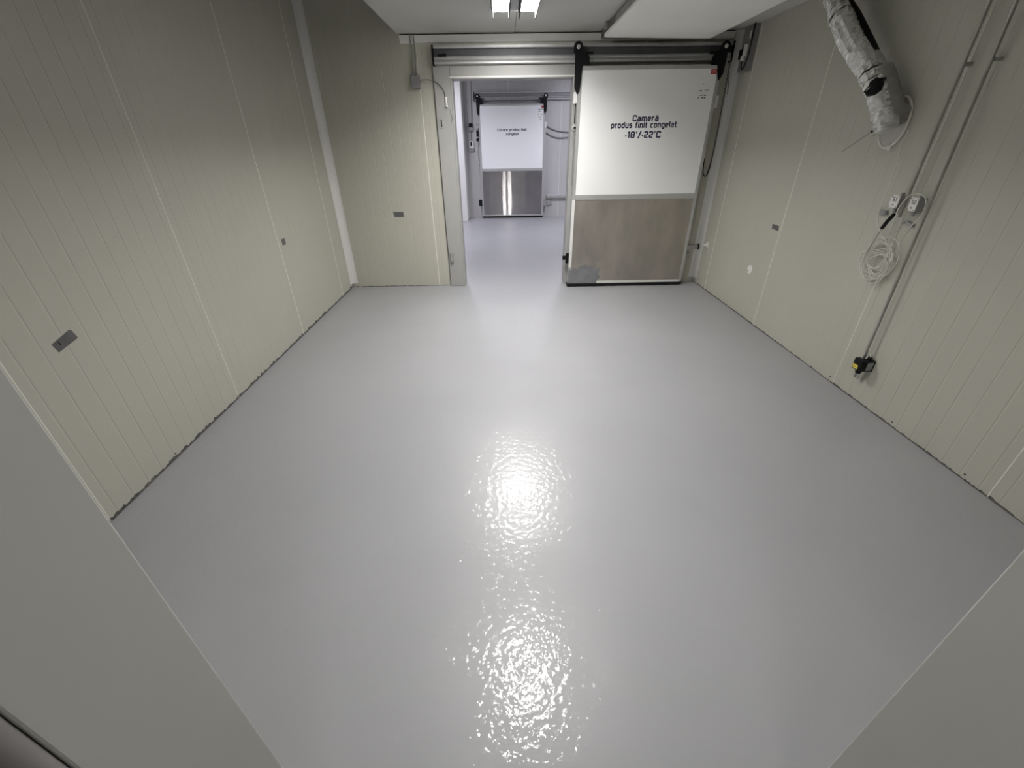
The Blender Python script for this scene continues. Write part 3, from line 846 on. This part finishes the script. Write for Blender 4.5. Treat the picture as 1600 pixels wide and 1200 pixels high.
# ------------------------------------------------------------------ controls and cables by the far door
t = thing('control_box', 'dark control box left of the far sliding door', 'box', (-0.71, FY, 1.87))
part('case', box(-0.755, -0.665, FY - 0.07, FY - 0.0005, 1.80, 1.94), 'grey_plastic', t, bevel=0.005)
part('cover', box(-0.748, -0.672, FY - 0.078, FY - 0.0705, 1.86, 1.935), 'black', t, bevel=0.003)
t = thing('switch_box', 'white switch box with black rocker left of the far sliding door', 'switch', (-0.715, FY, 1.5))
part('case', box(-0.765, -0.665, FY - 0.06, FY - 0.0005, 1.46, 1.60), 'white_plastic', t, bevel=0.005)
part('rocker', box(-0.735, -0.700, FY - 0.07, FY - 0.0605, 1.505, 1.585), 'black', t, bevel=0.003)
part('base', box(-0.765, -0.650, FY - 0.05, FY - 0.0005, 1.405, 1.459), 'grey_plastic', t, bevel=0.004)
solo('conduit', MB().tube([(-0.71, FY - 0.02, 1.602), (-0.71, FY - 0.02, 1.798)], 0.008, 8), 'cable_grey', 'short grey conduit between the control box and the switch', 'conduit')
solo('conduit', MB().tube([(-0.685, FY - 0.02, 1.942), (-0.672, FY - 0.02, 2.3), (-0.655, FY - 0.02, 2.70)], 0.007, 8), 'cable_grey', 'thin grey conduit rising above the control box', 'conduit')
solo('hanging_cable', MB().tube(bez((-0.648, FY - 0.03, 1.50), (-0.60, FY - 0.05, 1.52), (-0.585, FY - 0.05, 1.3), (-0.57, FY - 0.03, 1.05), 12), 0.006, 6), 'white_plastic', 'pale cable hanging from the switch box', 'cable')
solo('drooping_cable', MB().tube(bez((0.955, FY - 0.03, 1.87), (1.15, FY - 0.03, 1.74), (1.35, FY - 0.03, 1.74), (1.75, FY - 0.03, 1.75), 16), 0.011, 8), 'cable_grey', 'upper grey cable drooping right of the far door', 'cable', 'drooping cables')
solo('drooping_cable', MB().tube(bez((0.955, FY - 0.03, 1.745), (1.15, FY - 0.03, 1.60), (1.3, FY - 0.03, 1.62), (1.75, FY - 0.03, 1.70), 16), 0.011, 8), 'cable_grey', 'lower grey cable drooping right of the far door', 'cable', 'drooping cables')

# ------------------------------------------------------------------ grey tape patches
def tape(name, quad, P, lab, mark=None):
    mb = MB()
    vs_ = [P(u, 0.0124, z) for u, z in quad] + [P(u, 0.0134, z) for u, z in quad]
    n = len(quad)
    mb.add(vs_, [tuple(range(n)), tuple(range(n, 2 * n))] + [(i, (i + 1) % n, (i + 1) % n + n, i + n) for i in range(n)])
    if not mark:
        return solo(name, mb, 'tape', lab, 'tape', 'grey tape patches')
    t = thing(name, lab, 'tape', P(quad[0][0], 0.0124, quad[0][1]), 'grey tape patches')
    part('patch', mb, 'tape', t)
    s = MB(); m0 = mark
    vs_ = [P(u, 0.0136, z) for u, z in m0] + [P(u, 0.0142, z) for u, z in m0]
    s.add(vs_, [(0, 1, 2, 3), (4, 5, 6, 7)] + [(i, (i + 1) % 4, (i + 1) % 4 + 4, i + 4) for i in range(4)])
    part('hole', s, 'black', t)
    return t
tape('tape_patch', [(1.679, 0.857), (1.779, 0.884), (1.787, 0.878), (1.797, 0.838), (1.689, 0.815)], PL, 'large tilted grey tape patch with a dark slit on the left wall',
     [(1.706, 0.854), (1.711, 0.855), (1.714, 0.842), (1.709, 0.841)])
tape('tape_patch', [(3.838, 0.872), (3.902, 0.870), (3.902, 0.818), (3.838, 0.820)], PL, 'small square grey tape patch on the left wall near the corner')
tape('tape_patch', [(-1.312, 0.888), (-1.192, 0.886), (-1.190, 0.830), (-1.300, 0.828)], PB, 'grey oblong tape patch on the end wall left of the doorway')
tape('tape_patch', [(3.948, 0.915), (3.845, 0.913), (3.835, 0.872), (3.940, 0.874)], PR, 'square grey tape patch on the right wall')

# white discs on the right wall
def wall_disc(y, z, r, lab, hole, kn=False):
    t = thing('wall_disc', lab, 'disc', (XR, y, z), 'white discs on the right wall')
    prof = [(r, 0.0005), (r, 0.004), (r * 0.8, 0.008), (r * 0.3, 0.0095)]
    if kn:
        prof = [(r, 0.0005), (r, 0.006), (r * 0.45, 0.012), (r * 0.45, 0.045), (r * 0.25, 0.05)]
    d = part('disc', MB().lathe(prof, (XR, y, z), (-1, 0, 0), 20), 'white_plastic', t)
    if hole:
        part('hole', MB().lathe([(0.008, 0), (0.008, 0.002)], (XR - 0.0085, y + 0.018, z - 0.012), (-1, 0, 0), 10), 'tape', t)
    return t
wall_disc(4.107, 0.460, 0.044, 'white round disc with a dark hole low on the right wall', True)
wall_disc(5.118, 0.485, 0.036, 'small white knob by the back right corner above the guide bar', False, True)

# screws along the foot of the walls
def screw(P, u, z, lab):
    a = Vector(P(u, 0.0122, z)); b_ = Vector(P(u, 0.0142, z))
    solo('wall_screw', MB().lathe([(0.006, 0), (0.0045, 0.003)], a, b_ - a, 8), 'tape', lab, 'screw', 'screws along the wall foot')
screw(PL, 1.415, 0.022, 'dark screw head at the near foot of the left wall')
screw(PL, 1.96, 0.03, 'dark screw head at the foot of the left wall below the large tape')
screw(PR, 2.70, 0.035, 'dark screw head at the foot of the right wall before the thermostat')
screw(PR, 1.64, 0.03, 'dark screw head at the near foot of the right wall')
screw(PR, 2.12, 0.03, 'dark screw head at the foot of the right wall past the thermostat')

# ------------------------------------------------------------------ steel pipes on the right wall
def clip_part(parent, x, y, z):
    part('clip', box(x, XR - 0.0005, y - 0.010, y + 0.010, z - 0.008, z + 0.008), 'galv', parent, bevel=0.002)
t = thing('steel_pipe', 'thin steel pipe on the right wall ending at the sensor boxes', 'pipe', (XR - 0.04, 2.643, 1.16), 'steel pipes on the right wall')
part('pipe', MB().tube([(XR - 0.040, 2.643, 1.165), (XR - 0.040, 2.643, H - 0.002)], 0.0088, 12), 'steel', t)
clip_part(t, XR - 0.032, 2.643, 1.9)
t = thing('steel_pipe', 'thin steel pipe running down the right wall to the black thermostat', 'pipe', (XR - 0.04, 2.46, 0.15), 'steel pipes on the right wall')
part('pipe', MB().tube([(XR - 0.040, 2.468, 0.165), (XR - 0.040, 2.460, 0.32), (XR - 0.040, 2.475, 1.0), (XR - 0.040, 2.515, H - 0.002)], 0.0085, 12), 'steel', t)
part('return_bend', MB().tube([(XR - 0.022, 2.462, 0.20), (XR - 0.020, 2.464, 0.175), (XR - 0.020, 2.466, 0.155)], 0.006, 8), 'bolt', t)
clip_part(t, XR - 0.032, 2.49, 1.9)

# ------------------------------------------------------------------ black thermostat
tx0, tx1 = XR - 0.086, XR - 0.0005
ty0, ty1, tz0, tz1 = 2.401, 2.475, 0.236, 0.312
t = thing('thermostat', 'black thermostat box with yellow sticker low on the right wall', 'thermostat', (XR, 2.44, 0.236))
# case wraps round the pipe: front half and back half leave a channel on the far side
cs = part('case', box(tx0, XR - 0.052, ty0, ty1, tz0, tz1), 'black', t, bevel=0.004)
part('back_case', box(XR - 0.0518, tx1, ty0, ty1 - 0.027, tz0, tz1), 'black', t, bevel=0.003)
part('sticker', box(tx0 - 0.0008, tx0, ty1 - 0.048, ty1 - 0.006, tz0 + 0.008, tz0 + 0.034), 'yellow', t, label='yellow sticker')
part('lettering', MB().box(tx0 - 0.0012, tx0 - 0.0008, ty1 - 0.038, ty1 - 0.030, tz0 + 0.018, tz0 + 0.026).box(tx0 - 0.0012, tx0 - 0.0008, ty1 - 0.026, ty1 - 0.014, tz0 + 0.017, tz0 + 0.024), 'ink_black', t)
part('side_label', box(XR - 0.050, XR - 0.012, ty0 - 0.0008, ty0, tz0 + 0.008, tz1 - 0.010), 'label_grey', t, label='grey data label')
part('knob', MB().lathe([(0.018, 0), (0.018, 0.012), (0.014, 0.020)], (XR - 0.066, ty0 + 0.028, tz0 - 0.0005), (0, 0, -1), 16), 'black', t)
part('gland', MB().lathe([(0.013, 0), (0.015, 0.008), (0.010, 0.020)], (XR - 0.028, ty0 + 0.028, tz1 + 0.0005), (0, 0, 1), 12), 'black', t)
part('wire_loop', MB().tube(bez((XR - 0.030, ty0 + 0.02, tz1 + 0.018), (XR - 0.04, ty0 + 0.03, tz1 + 0.05), (XR - 0.02, ty0 + 0.08, tz1 + 0.05), (XR - 0.006, ty0 + 0.08, tz1 + 0.01), 10), 0.0025, 6), 'cable', t)

# ------------------------------------------------------------------ sensor boxes S1 and S2
def sensor_box(word, y0, y1, z0, z1, lab):
    t = thing('sensor_box', lab, 'sensor', (XR, (y0 + y1) / 2, z0), 'sensor boxes')
    xf = XR - 0.055
    part('case', box(xf + 0.006, XR - 0.0005, y0 + 0.002, y1 - 0.002, z0 + 0.002, z1 - 0.002), 'grey_plastic', t, bevel=0.004)
    fp = part('face_plate', box(xf, xf + 0.0058, y0, y1, z0, z1), 'white_plastic', t, bevel=0.002, label='white front plate')
    for yy in (y0 + 0.007, y1 - 0.007):
        for zz in (z0 + 0.007, z1 - 0.007):
            part('screw', MB().lathe([(0.0032, 0), (0.0032, 0.0012)], (xf, yy, zz), (-1, 0, 0), 8), 'ink_black', fp)
    # handwriting: letters run towards the camera along -y
    Pm = lambda u, d, z: (xf - 0.0004 - d, y1 - (u - 0.0), z)
    part('lettering', lettering(word, 0.016, 0.016 + 0.030, z0 + 0.036, 0.022, 0, 1.0, 0.0003, Pm), 'ink_black', fp)
    part('mark', MB().box(xf - 0.0006, xf, (y0 + y1) / 2 - 0.006, (y0 + y1) / 2 + 0.005, z0 + 0.012, z0 + 0.022), 'label_grey', fp)
    part('gland', MB().lathe([(0.012, 0), (0.012, 0.014), (0.009, 0.030)], (XR - 0.028, (y0 + y1) / 2, z0 + 0.0015), (0, 0, -1), 12), 'grey_plastic', t)
    part('top_gland', MB().lathe([(0.010, 0), (0.010, 0.010), (0.007, 0.018)], (XR - 0.028, (y0 + y1) / 2 - 0.01, z1 - 0.0025), (0, 0, 1), 12), 'grey_plastic', t)
    return t
sensor_box('S1', 2.674, 2.736, 1.208, 1.278, 'white faced sensor box marked S1 left of the upper pipe end')
sensor_box('S2', 2.545, 2.600, 1.207, 1.279, 'white faced sensor box marked S2 between the two pipes')
t = thing('wall_clip', 'small grey clip left of the sensor box marked S1', 'clip', (XR, 2.80, 1.17), 'grey clips under the sensor boxes')
part('tab', box(XR - 0.022, XR - 0.0005, 2.775, 2.832, 1.155, 1.182), 'grey_plastic', t, bevel=0.003)
part('bolt', MB().lathe([(0.006, 0), (0.006, 0.004)], (XR - 0.0225, 2.79, 1.168), (-1, 0, 0), 8), 'galv', t)
t = thing('wall_clip', 'long grey clip below the sensor box marked S2', 'clip', (XR, 2.6, 1.12), 'grey clips under the sensor boxes')
part('tab', MB().prism([(2.555, 1.118), (2.60, 1.132), (2.618, 1.128), (2.618, 1.145), (2.60, 1.150), (2.555, 1.136)], 'x', XR - 0.024, XR - 0.0005), 'grey_plastic', t, bevel=0.002)
part('bolt', MB().lathe([(0.006, 0), (0.006, 0.004)], (XR - 0.0245, 2.608, 1.138), (-1, 0, 0), 8), 'galv', t)
# black probe hanging below S1
t = thing('sensor_probe', 'black sleeved probe with a thin steel tail hanging below the sensor boxes', 'probe', (XR - 0.045, 2.71, 1.08))
part('sleeve', MB().tube([(XR - 0.055, 2.667, 1.178), (XR - 0.060, 2.688, 1.135), (XR - 0.062, 2.706, 1.088)], 0.0105, 10), 'rubber', t)
part('tail', MB().tube([(XR - 0.062, 2.7065, 1.087), (XR - 0.058, 2.735, 1.0), (XR - 0.045, 2.765, 0.92)], 0.0035, 6), 'steel', t)

# ------------------------------------------------------------------ white cable: leads and coil
t = thing('cable_coil', 'tangled coil of thin white cable with leads hanging on the right wall', 'cable', (XR - 0.03, 2.67, 0.80))
cp = []
N = 10
for i in range(N * 22 + 1):
    a = 2 * math.pi * i / 22
    k = i / 22
    ry = 0.098 + 0.016 * math.sin(k * 2.3) - 0.014 * (k % 3 == 0)
    rz = 0.102 + 0.018 * math.cos(k * 1.7 + 1)
    if k > 6:
        ry *= 0.78 + 0.12 * math.sin(k * 3); rz *= 0.72
    cy = 2.668 + 0.030 * math.sin(k * 1.31 + 0.3); cz = 0.895 + 0.035 * math.cos(k * 1.93)
    cp.append((XR - 0.020 - 0.016 * (0.5 + 0.5 * math.sin(k * 5.1 + a * 0.5)) - 0.006, cy + ry * math.cos(a + k * 0.4), cz + rz * math.sin(a + k * 0.4)))
part('coil', MB().tube(cp, 0.0024, 5), 'cable', t)
for q in ([(XR - 0.03, 2.60, 1.00), (XR - 0.03, 2.66, 1.035), (XR - 0.03, 2.74, 1.02), (XR - 0.03, 2.76, 0.96), (XR - 0.03, 2.70, 0.93), (XR - 0.03, 2.62, 0.95)],
          [(XR - 0.025, 2.58, 0.90), (XR - 0.025, 2.60, 0.80), (XR - 0.025, 2.66, 0.75), (XR - 0.025, 2.72, 0.765), (XR - 0.025, 2.735, 0.83), (XR - 0.025, 2.66, 0.86), (XR - 0.025, 2.56, 0.95)],
          [(XR - 0.022, 2.60, 0.83), (XR - 0.022, 2.61, 0.76), (XR - 0.022, 2.655, 0.735), (XR - 0.022, 2.68, 0.77), (XR - 0.022, 2.66, 0.82)],
          [(XR - 0.02, 2.74, 0.985), (XR - 0.02, 2.795, 0.94), (XR - 0.02, 2.80, 0.86), (XR - 0.02, 2.76, 0.80)]):
    part('loose_loop', MB().tube(smooth_path(q, 8), 0.0024, 5), 'cable', t)
part('tie', MB().tube([(XR - 0.04, 2.575, 0.965), (XR - 0.036, 2.57, 0.92)], 0.009, 8), 'cable', t)
# leads that leave the coil
part('lead', MB().tube(smooth_path([(XR - 0.03, 2.62, 0.96), (XR - 0.06, 2.66, 1.04), (XR - 0.085, 2.715, 1.10), (XR - 0.075, 2.76, 1.18), (XR - 0.05, 2.79, 1.26), (XR - 0.02, 2.83, 1.40), (XR - 0.012, 2.865, 1.53), (XR - 0.008, 2.862, 1.58), (XR - 0.008, 2.866, 1.62)], 8), 0.0026, 6), 'cable', t)
part('lead', MB().tube(smooth_path([(XR - 0.03, 2.63, 0.99), (XR - 0.055, 2.64, 1.05), (XR - 0.07, 2.632, 1.16), (XR - 0.07, 2.635, 1.22), (XR - 0.07, 2.60, 1.285), (XR - 0.066, 2.55, 1.30), (XR - 0.06, 2.505, 1.285), (XR - 0.058, 2.485, 1.24), (XR - 0.056, 2.49, 1.19), (XR - 0.056, 2.52, 1.13), (XR - 0.05, 2.55, 1.04), (XR - 0.036, 2.565, 0.975)], 8), 0.0026, 6), 'cable', t)

# ------------------------------------------------------------------ foil-wrapped duct on the right wall
t = thing('insulated_duct', 'foil-wrapped insulated duct with torn patches entering the right wall', 'duct', (XR, 2.98, 1.60))
main = smooth_path([(2.215, 3.70, 2.505), (2.212, 3.69, 2.47), (2.205, 3.63, 2.375), (2.235, 3.41, 2.14), (2.262, 3.21, 1.965), (2.285, 3.04, 1.80), (2.305, 2.955, 1.68), (2.318, 2.925, 1.615)], 12)
def crinkle(seed, base, amp=0.0065):
    rr = random.Random(seed)
    memo = {}
    def f(tt, a):
        k = (round(tt, 4), round(a, 3))
        g = (round(a, 3), 'ridge')
        if g not in memo or rr.random() < 0.22:
            memo[g] = rr.uniform(-amp, amp)
        if k not in memo:
            memo[k] = base + memo[g] + rr.uniform(-amp, amp) * 0.45
        return memo[k]
    return f
def seg(a, b_):
    n = len(main) - 1
    i0, i1 = int(a * n), int(b_ * n)
    return main[i0:i1 + 1]
cuts = [0.0, 0.36, 0.625, 0.66, 0.70, 1.0]
rad = [0.060, 0.062, 0.058, 0.060, 0.060]
n = len(main) - 1
idx = [int(c * n) for c in cuts]
for i in range(5):
    pp = main[idx[i]:idx[i + 1] + 1]
    if len(pp) < 3:
        pp = [pp[0], pp[0].lerp(pp[-1], 0.5), pp[-1]]
    # leave a small crack between sleeves
    pp = [p.copy() for p in pp]
    if i < 4:
        pp[-1] = pp[-1].lerp(pp[-2], 0.55)
    dense = []
    for q in range(len(pp) - 1):
        for k in range(2):
            dense.append(pp[q].lerp(pp[q + 1], k / 2))
    dense.append(pp[-1])
    fm = MB().tube(dense, 0.06, 20, rfun=crinkle(i + 3, rad[i]))
    fm.smooth = [False] * len(fm.f)
    part('foil_sleeve', fm, 'foil', t)
part('inner_pipe', MB().tube(main[4:-2], 0.051, 16), 'rubber', t)
# torn black insulation showing through
tp = main[int(0.70 * n)]
td = (main[int(0.70 * n) + 1] - tp).normalized()
view = (Vector((0, 0, CAM_H)) - tp).normalized()
side = td.cross(view).normalized()
outw = side.cross(td).normalized()
if outw.dot(view) < 0:
    outw = -outw
mb = MB()
ring = []
for k in range(16):
    a = 2 * math.pi * k / 16
    rr = 0.056 * rnd.uniform(0.6, 1.15)
    u = math.cos(a) * rr * 0.95; w = math.sin(a) * rr * 0.85
    ring.append(tp + td * w + side * u + outw * (math.sqrt(max(0.0001, 0.070 ** 2 - u * u)) + rnd.uniform(-0.002, 0.004)))
ring2 = [p - outw * 0.012 for p in ring]
mb.add(ring + ring2 + [tp + outw * 0.066], [(k, (k + 1) % 16, (k + 1) % 16 + 16, k + 16) for k in range(16)] + [(k, (k + 1) % 16, 32) for k in range(16)])
part('torn_patch', mb, 'rubber', t, label='black insulation showing through torn foil')
# grey sleeve elbow from the duct into the wall
el = smooth_path([(2.318, 3.13, 1.93), (2.322, 3.06, 1.855), (2.325, 2.99, 1.775), (2.332, 2.955, 1.722), (2.364, 2.945, 1.70), (2.402, 2.945, 1.70)], 6)
part('elbow_sleeve', MB().tube(el, 0.05, 24, rfun=crinkle(21, 0.056, 0.002)), 'duct_grey', t, label='dull grey sleeve turning into the wall')
# black insulated tube behind the foil
part('black_tube', MB().tube(smooth_path([(1.962, 3.70, 2.468), (2.12, 3.72, 2.468), (2.26, 3.745, 2.43), (2.325, 3.62, 2.32), (2.335, 3.40, 2.135), (2.335, 3.24, 2.0)], 8), 0.032, 16), 'rubber', t)
part('sleeve_cuff', MB().tube([(2.325, 3.265, 2.025), (2.328, 3.22, 1.98), (2.332, 3.18, 1.94)], [0.036, 0.045, 0.043], 16), 'foil', t)
# wall plate with sealant ring
pl = []
for k in range(28):
    a = 2 * math.pi * k / 28
    pl.append((2.985 + 0.10 * math.cos(a), 1.655 + 0.135 * math.sin(a)))
pt = part('wall_plate', MB().prism(pl, 'x', XR - 0.006, XR - 0.0005), 'plate', t)
part('sealant_ring', MB().tube([(XR - 0.0078, u, z) for u, z in pl], 0.007, 8, closed=True, rfun=None), 'sealant', pt, label='white bead of sealant')
part('sealant_drop', MB().lathe([(0.012, 0), (0.016, 0.006), (0.008, 0.012)], (XR - 0.001, 2.955, 1.515), (-1, 0, 0), 10), 'sealant', pt)
for u, z in ((3.035, 1.565), (2.96, 1.545), (2.905, 1.575)):
    part('screw', MB().lathe([(0.005, 0), (0.005, 0.003)], (XR - 0.006, u, z), (-1, 0, 0), 8), 'galv', pt)
t = thing('probe_rod', 'thin rod with a black sleeve poking out below the foil duct', 'probe', (XR - 0.08, 3.05, 1.55))
part('sleeve', MB().tube([(XR - 0.05, 3.02, 1.645), (XR - 0.065, 3.075, 1.61)], 0.0085, 8), 'rubber', t)
part('rod', MB().tube([(XR - 0.0655, 3.0755, 1.6097), (XR - 0.09, 3.24, 1.50)], 0.0022, 6), 'cable_grey', t)

# ------------------------------------------------------------------ evaporator under the ceiling
t = thing('evaporator', 'white drip tray cooler unit hanging under the ceiling on the right', 'cooler', (1.44, 4.3, 2.4))
part('body', box(0.965, 1.93, 3.35, 5.17, 2.432, H - 0.0005), 'body_dark', t, bevel=0.006)
def tray(x0, x1, y0, y1, r):
    pts = []
    for cx, cy, a0 in ((x1 - 0.004, y1 - 0.004, 0), (x0 + r, y1 - r, 90), (x0 + r, y0 + r, 180), (x1 - 0.004, y0 + 0.004, 270)):
        rr = r if cx < (x0 + x1) / 2 else 0.004
        for k in range(7):
            a = math.radians(a0 + 90 * k / 6)
            pts.append((cx + rr * math.cos(a), cy + rr * math.sin(a)))
    return pts
tr = tray(0.945, 1.945, 3.30, 4.96, 0.05)
def trz(x):
    return 2.408 - (x - 0.945) * 0.016
mb = MB()
nn = len(tr)
mb.add([(x, y, trz(x)) for x, y in tr] + [(x, y, 2.4315) for x, y in tr], [tuple(range(nn)), tuple(range(nn, 2 * nn))] + [(i, (i + 1) % nn, (i + 1) % nn + nn, i + nn) for i in range(nn)])
part('drip_tray', mb, 'pan', t, bevel=0.004, label='white sloping drip tray')
part('side_plate', box(0.957, 0.9645, 3.4, 4.55, 2.436, 2.49), 'galv', t, bevel=0.002)
for y in (3.6, 4.9):
    part('hanger_foot', box(0.935, 0.9645, y - 0.03, y + 0.03, 2.46, H - 0.001), 'galv', t, bevel=0.002)

# ------------------------------------------------------------------ cable trunking in the back right corner
t = thing('cable_trunking', 'grey cable trunking with a hanging black loop high in the back right corner', 'trunking', (XR, 5.05, 2.2))
part('channel', box(XR - 0.055, XR - 0.0005, 4.985, 5.165, 2.15, H - 0.002), 'box_grey', t, bevel=0.004)
part('connector', box(XR - 0.082, XR - 0.0555, 5.035, 5.065, 2.27, 2.36), 'white_plastic', t, bevel=0.003)
part('connector', box(XR - 0.078, XR - 0.0555, 5.07, 5.10, 2.235, 2.275), 'white_plastic', t, bevel=0.003)
part('label', box(XR - 0.057, XR - 0.0555, 5.02, 5.045, 2.40, 2.46), 'white_plastic', t)
part('black_cable', MB().tube(smooth_path([(XR - 0.068, 5.08, 2.234), (XR - 0.07, 5.06, 2.18), (XR - 0.07, 5.02, 2.17), (XR - 0.065, 4.985, 2.24), (XR - 0.063, 4.975, 2.36), (XR - 0.06, 4.975, H - 0.003)], 8), 0.0065, 8), 'rubber', t)
part('black_block', box(XR - 0.085, XR - 0.0555, 5.105, 5.14, 2.25, 2.33), 'black', t, bevel=0.004)
solo('thin_cable', MB().tube(smooth_path([(2.29, D - 0.055, 2.24), (2.305, D - 0.05, 2.20), (2.325, D - 0.05, 2.10), (2.335, D - 0.06, 1.98)], 8), 0.004, 6), 'cable_grey', 'thin dark cable hanging from the rail end in the right corner', 'cable')
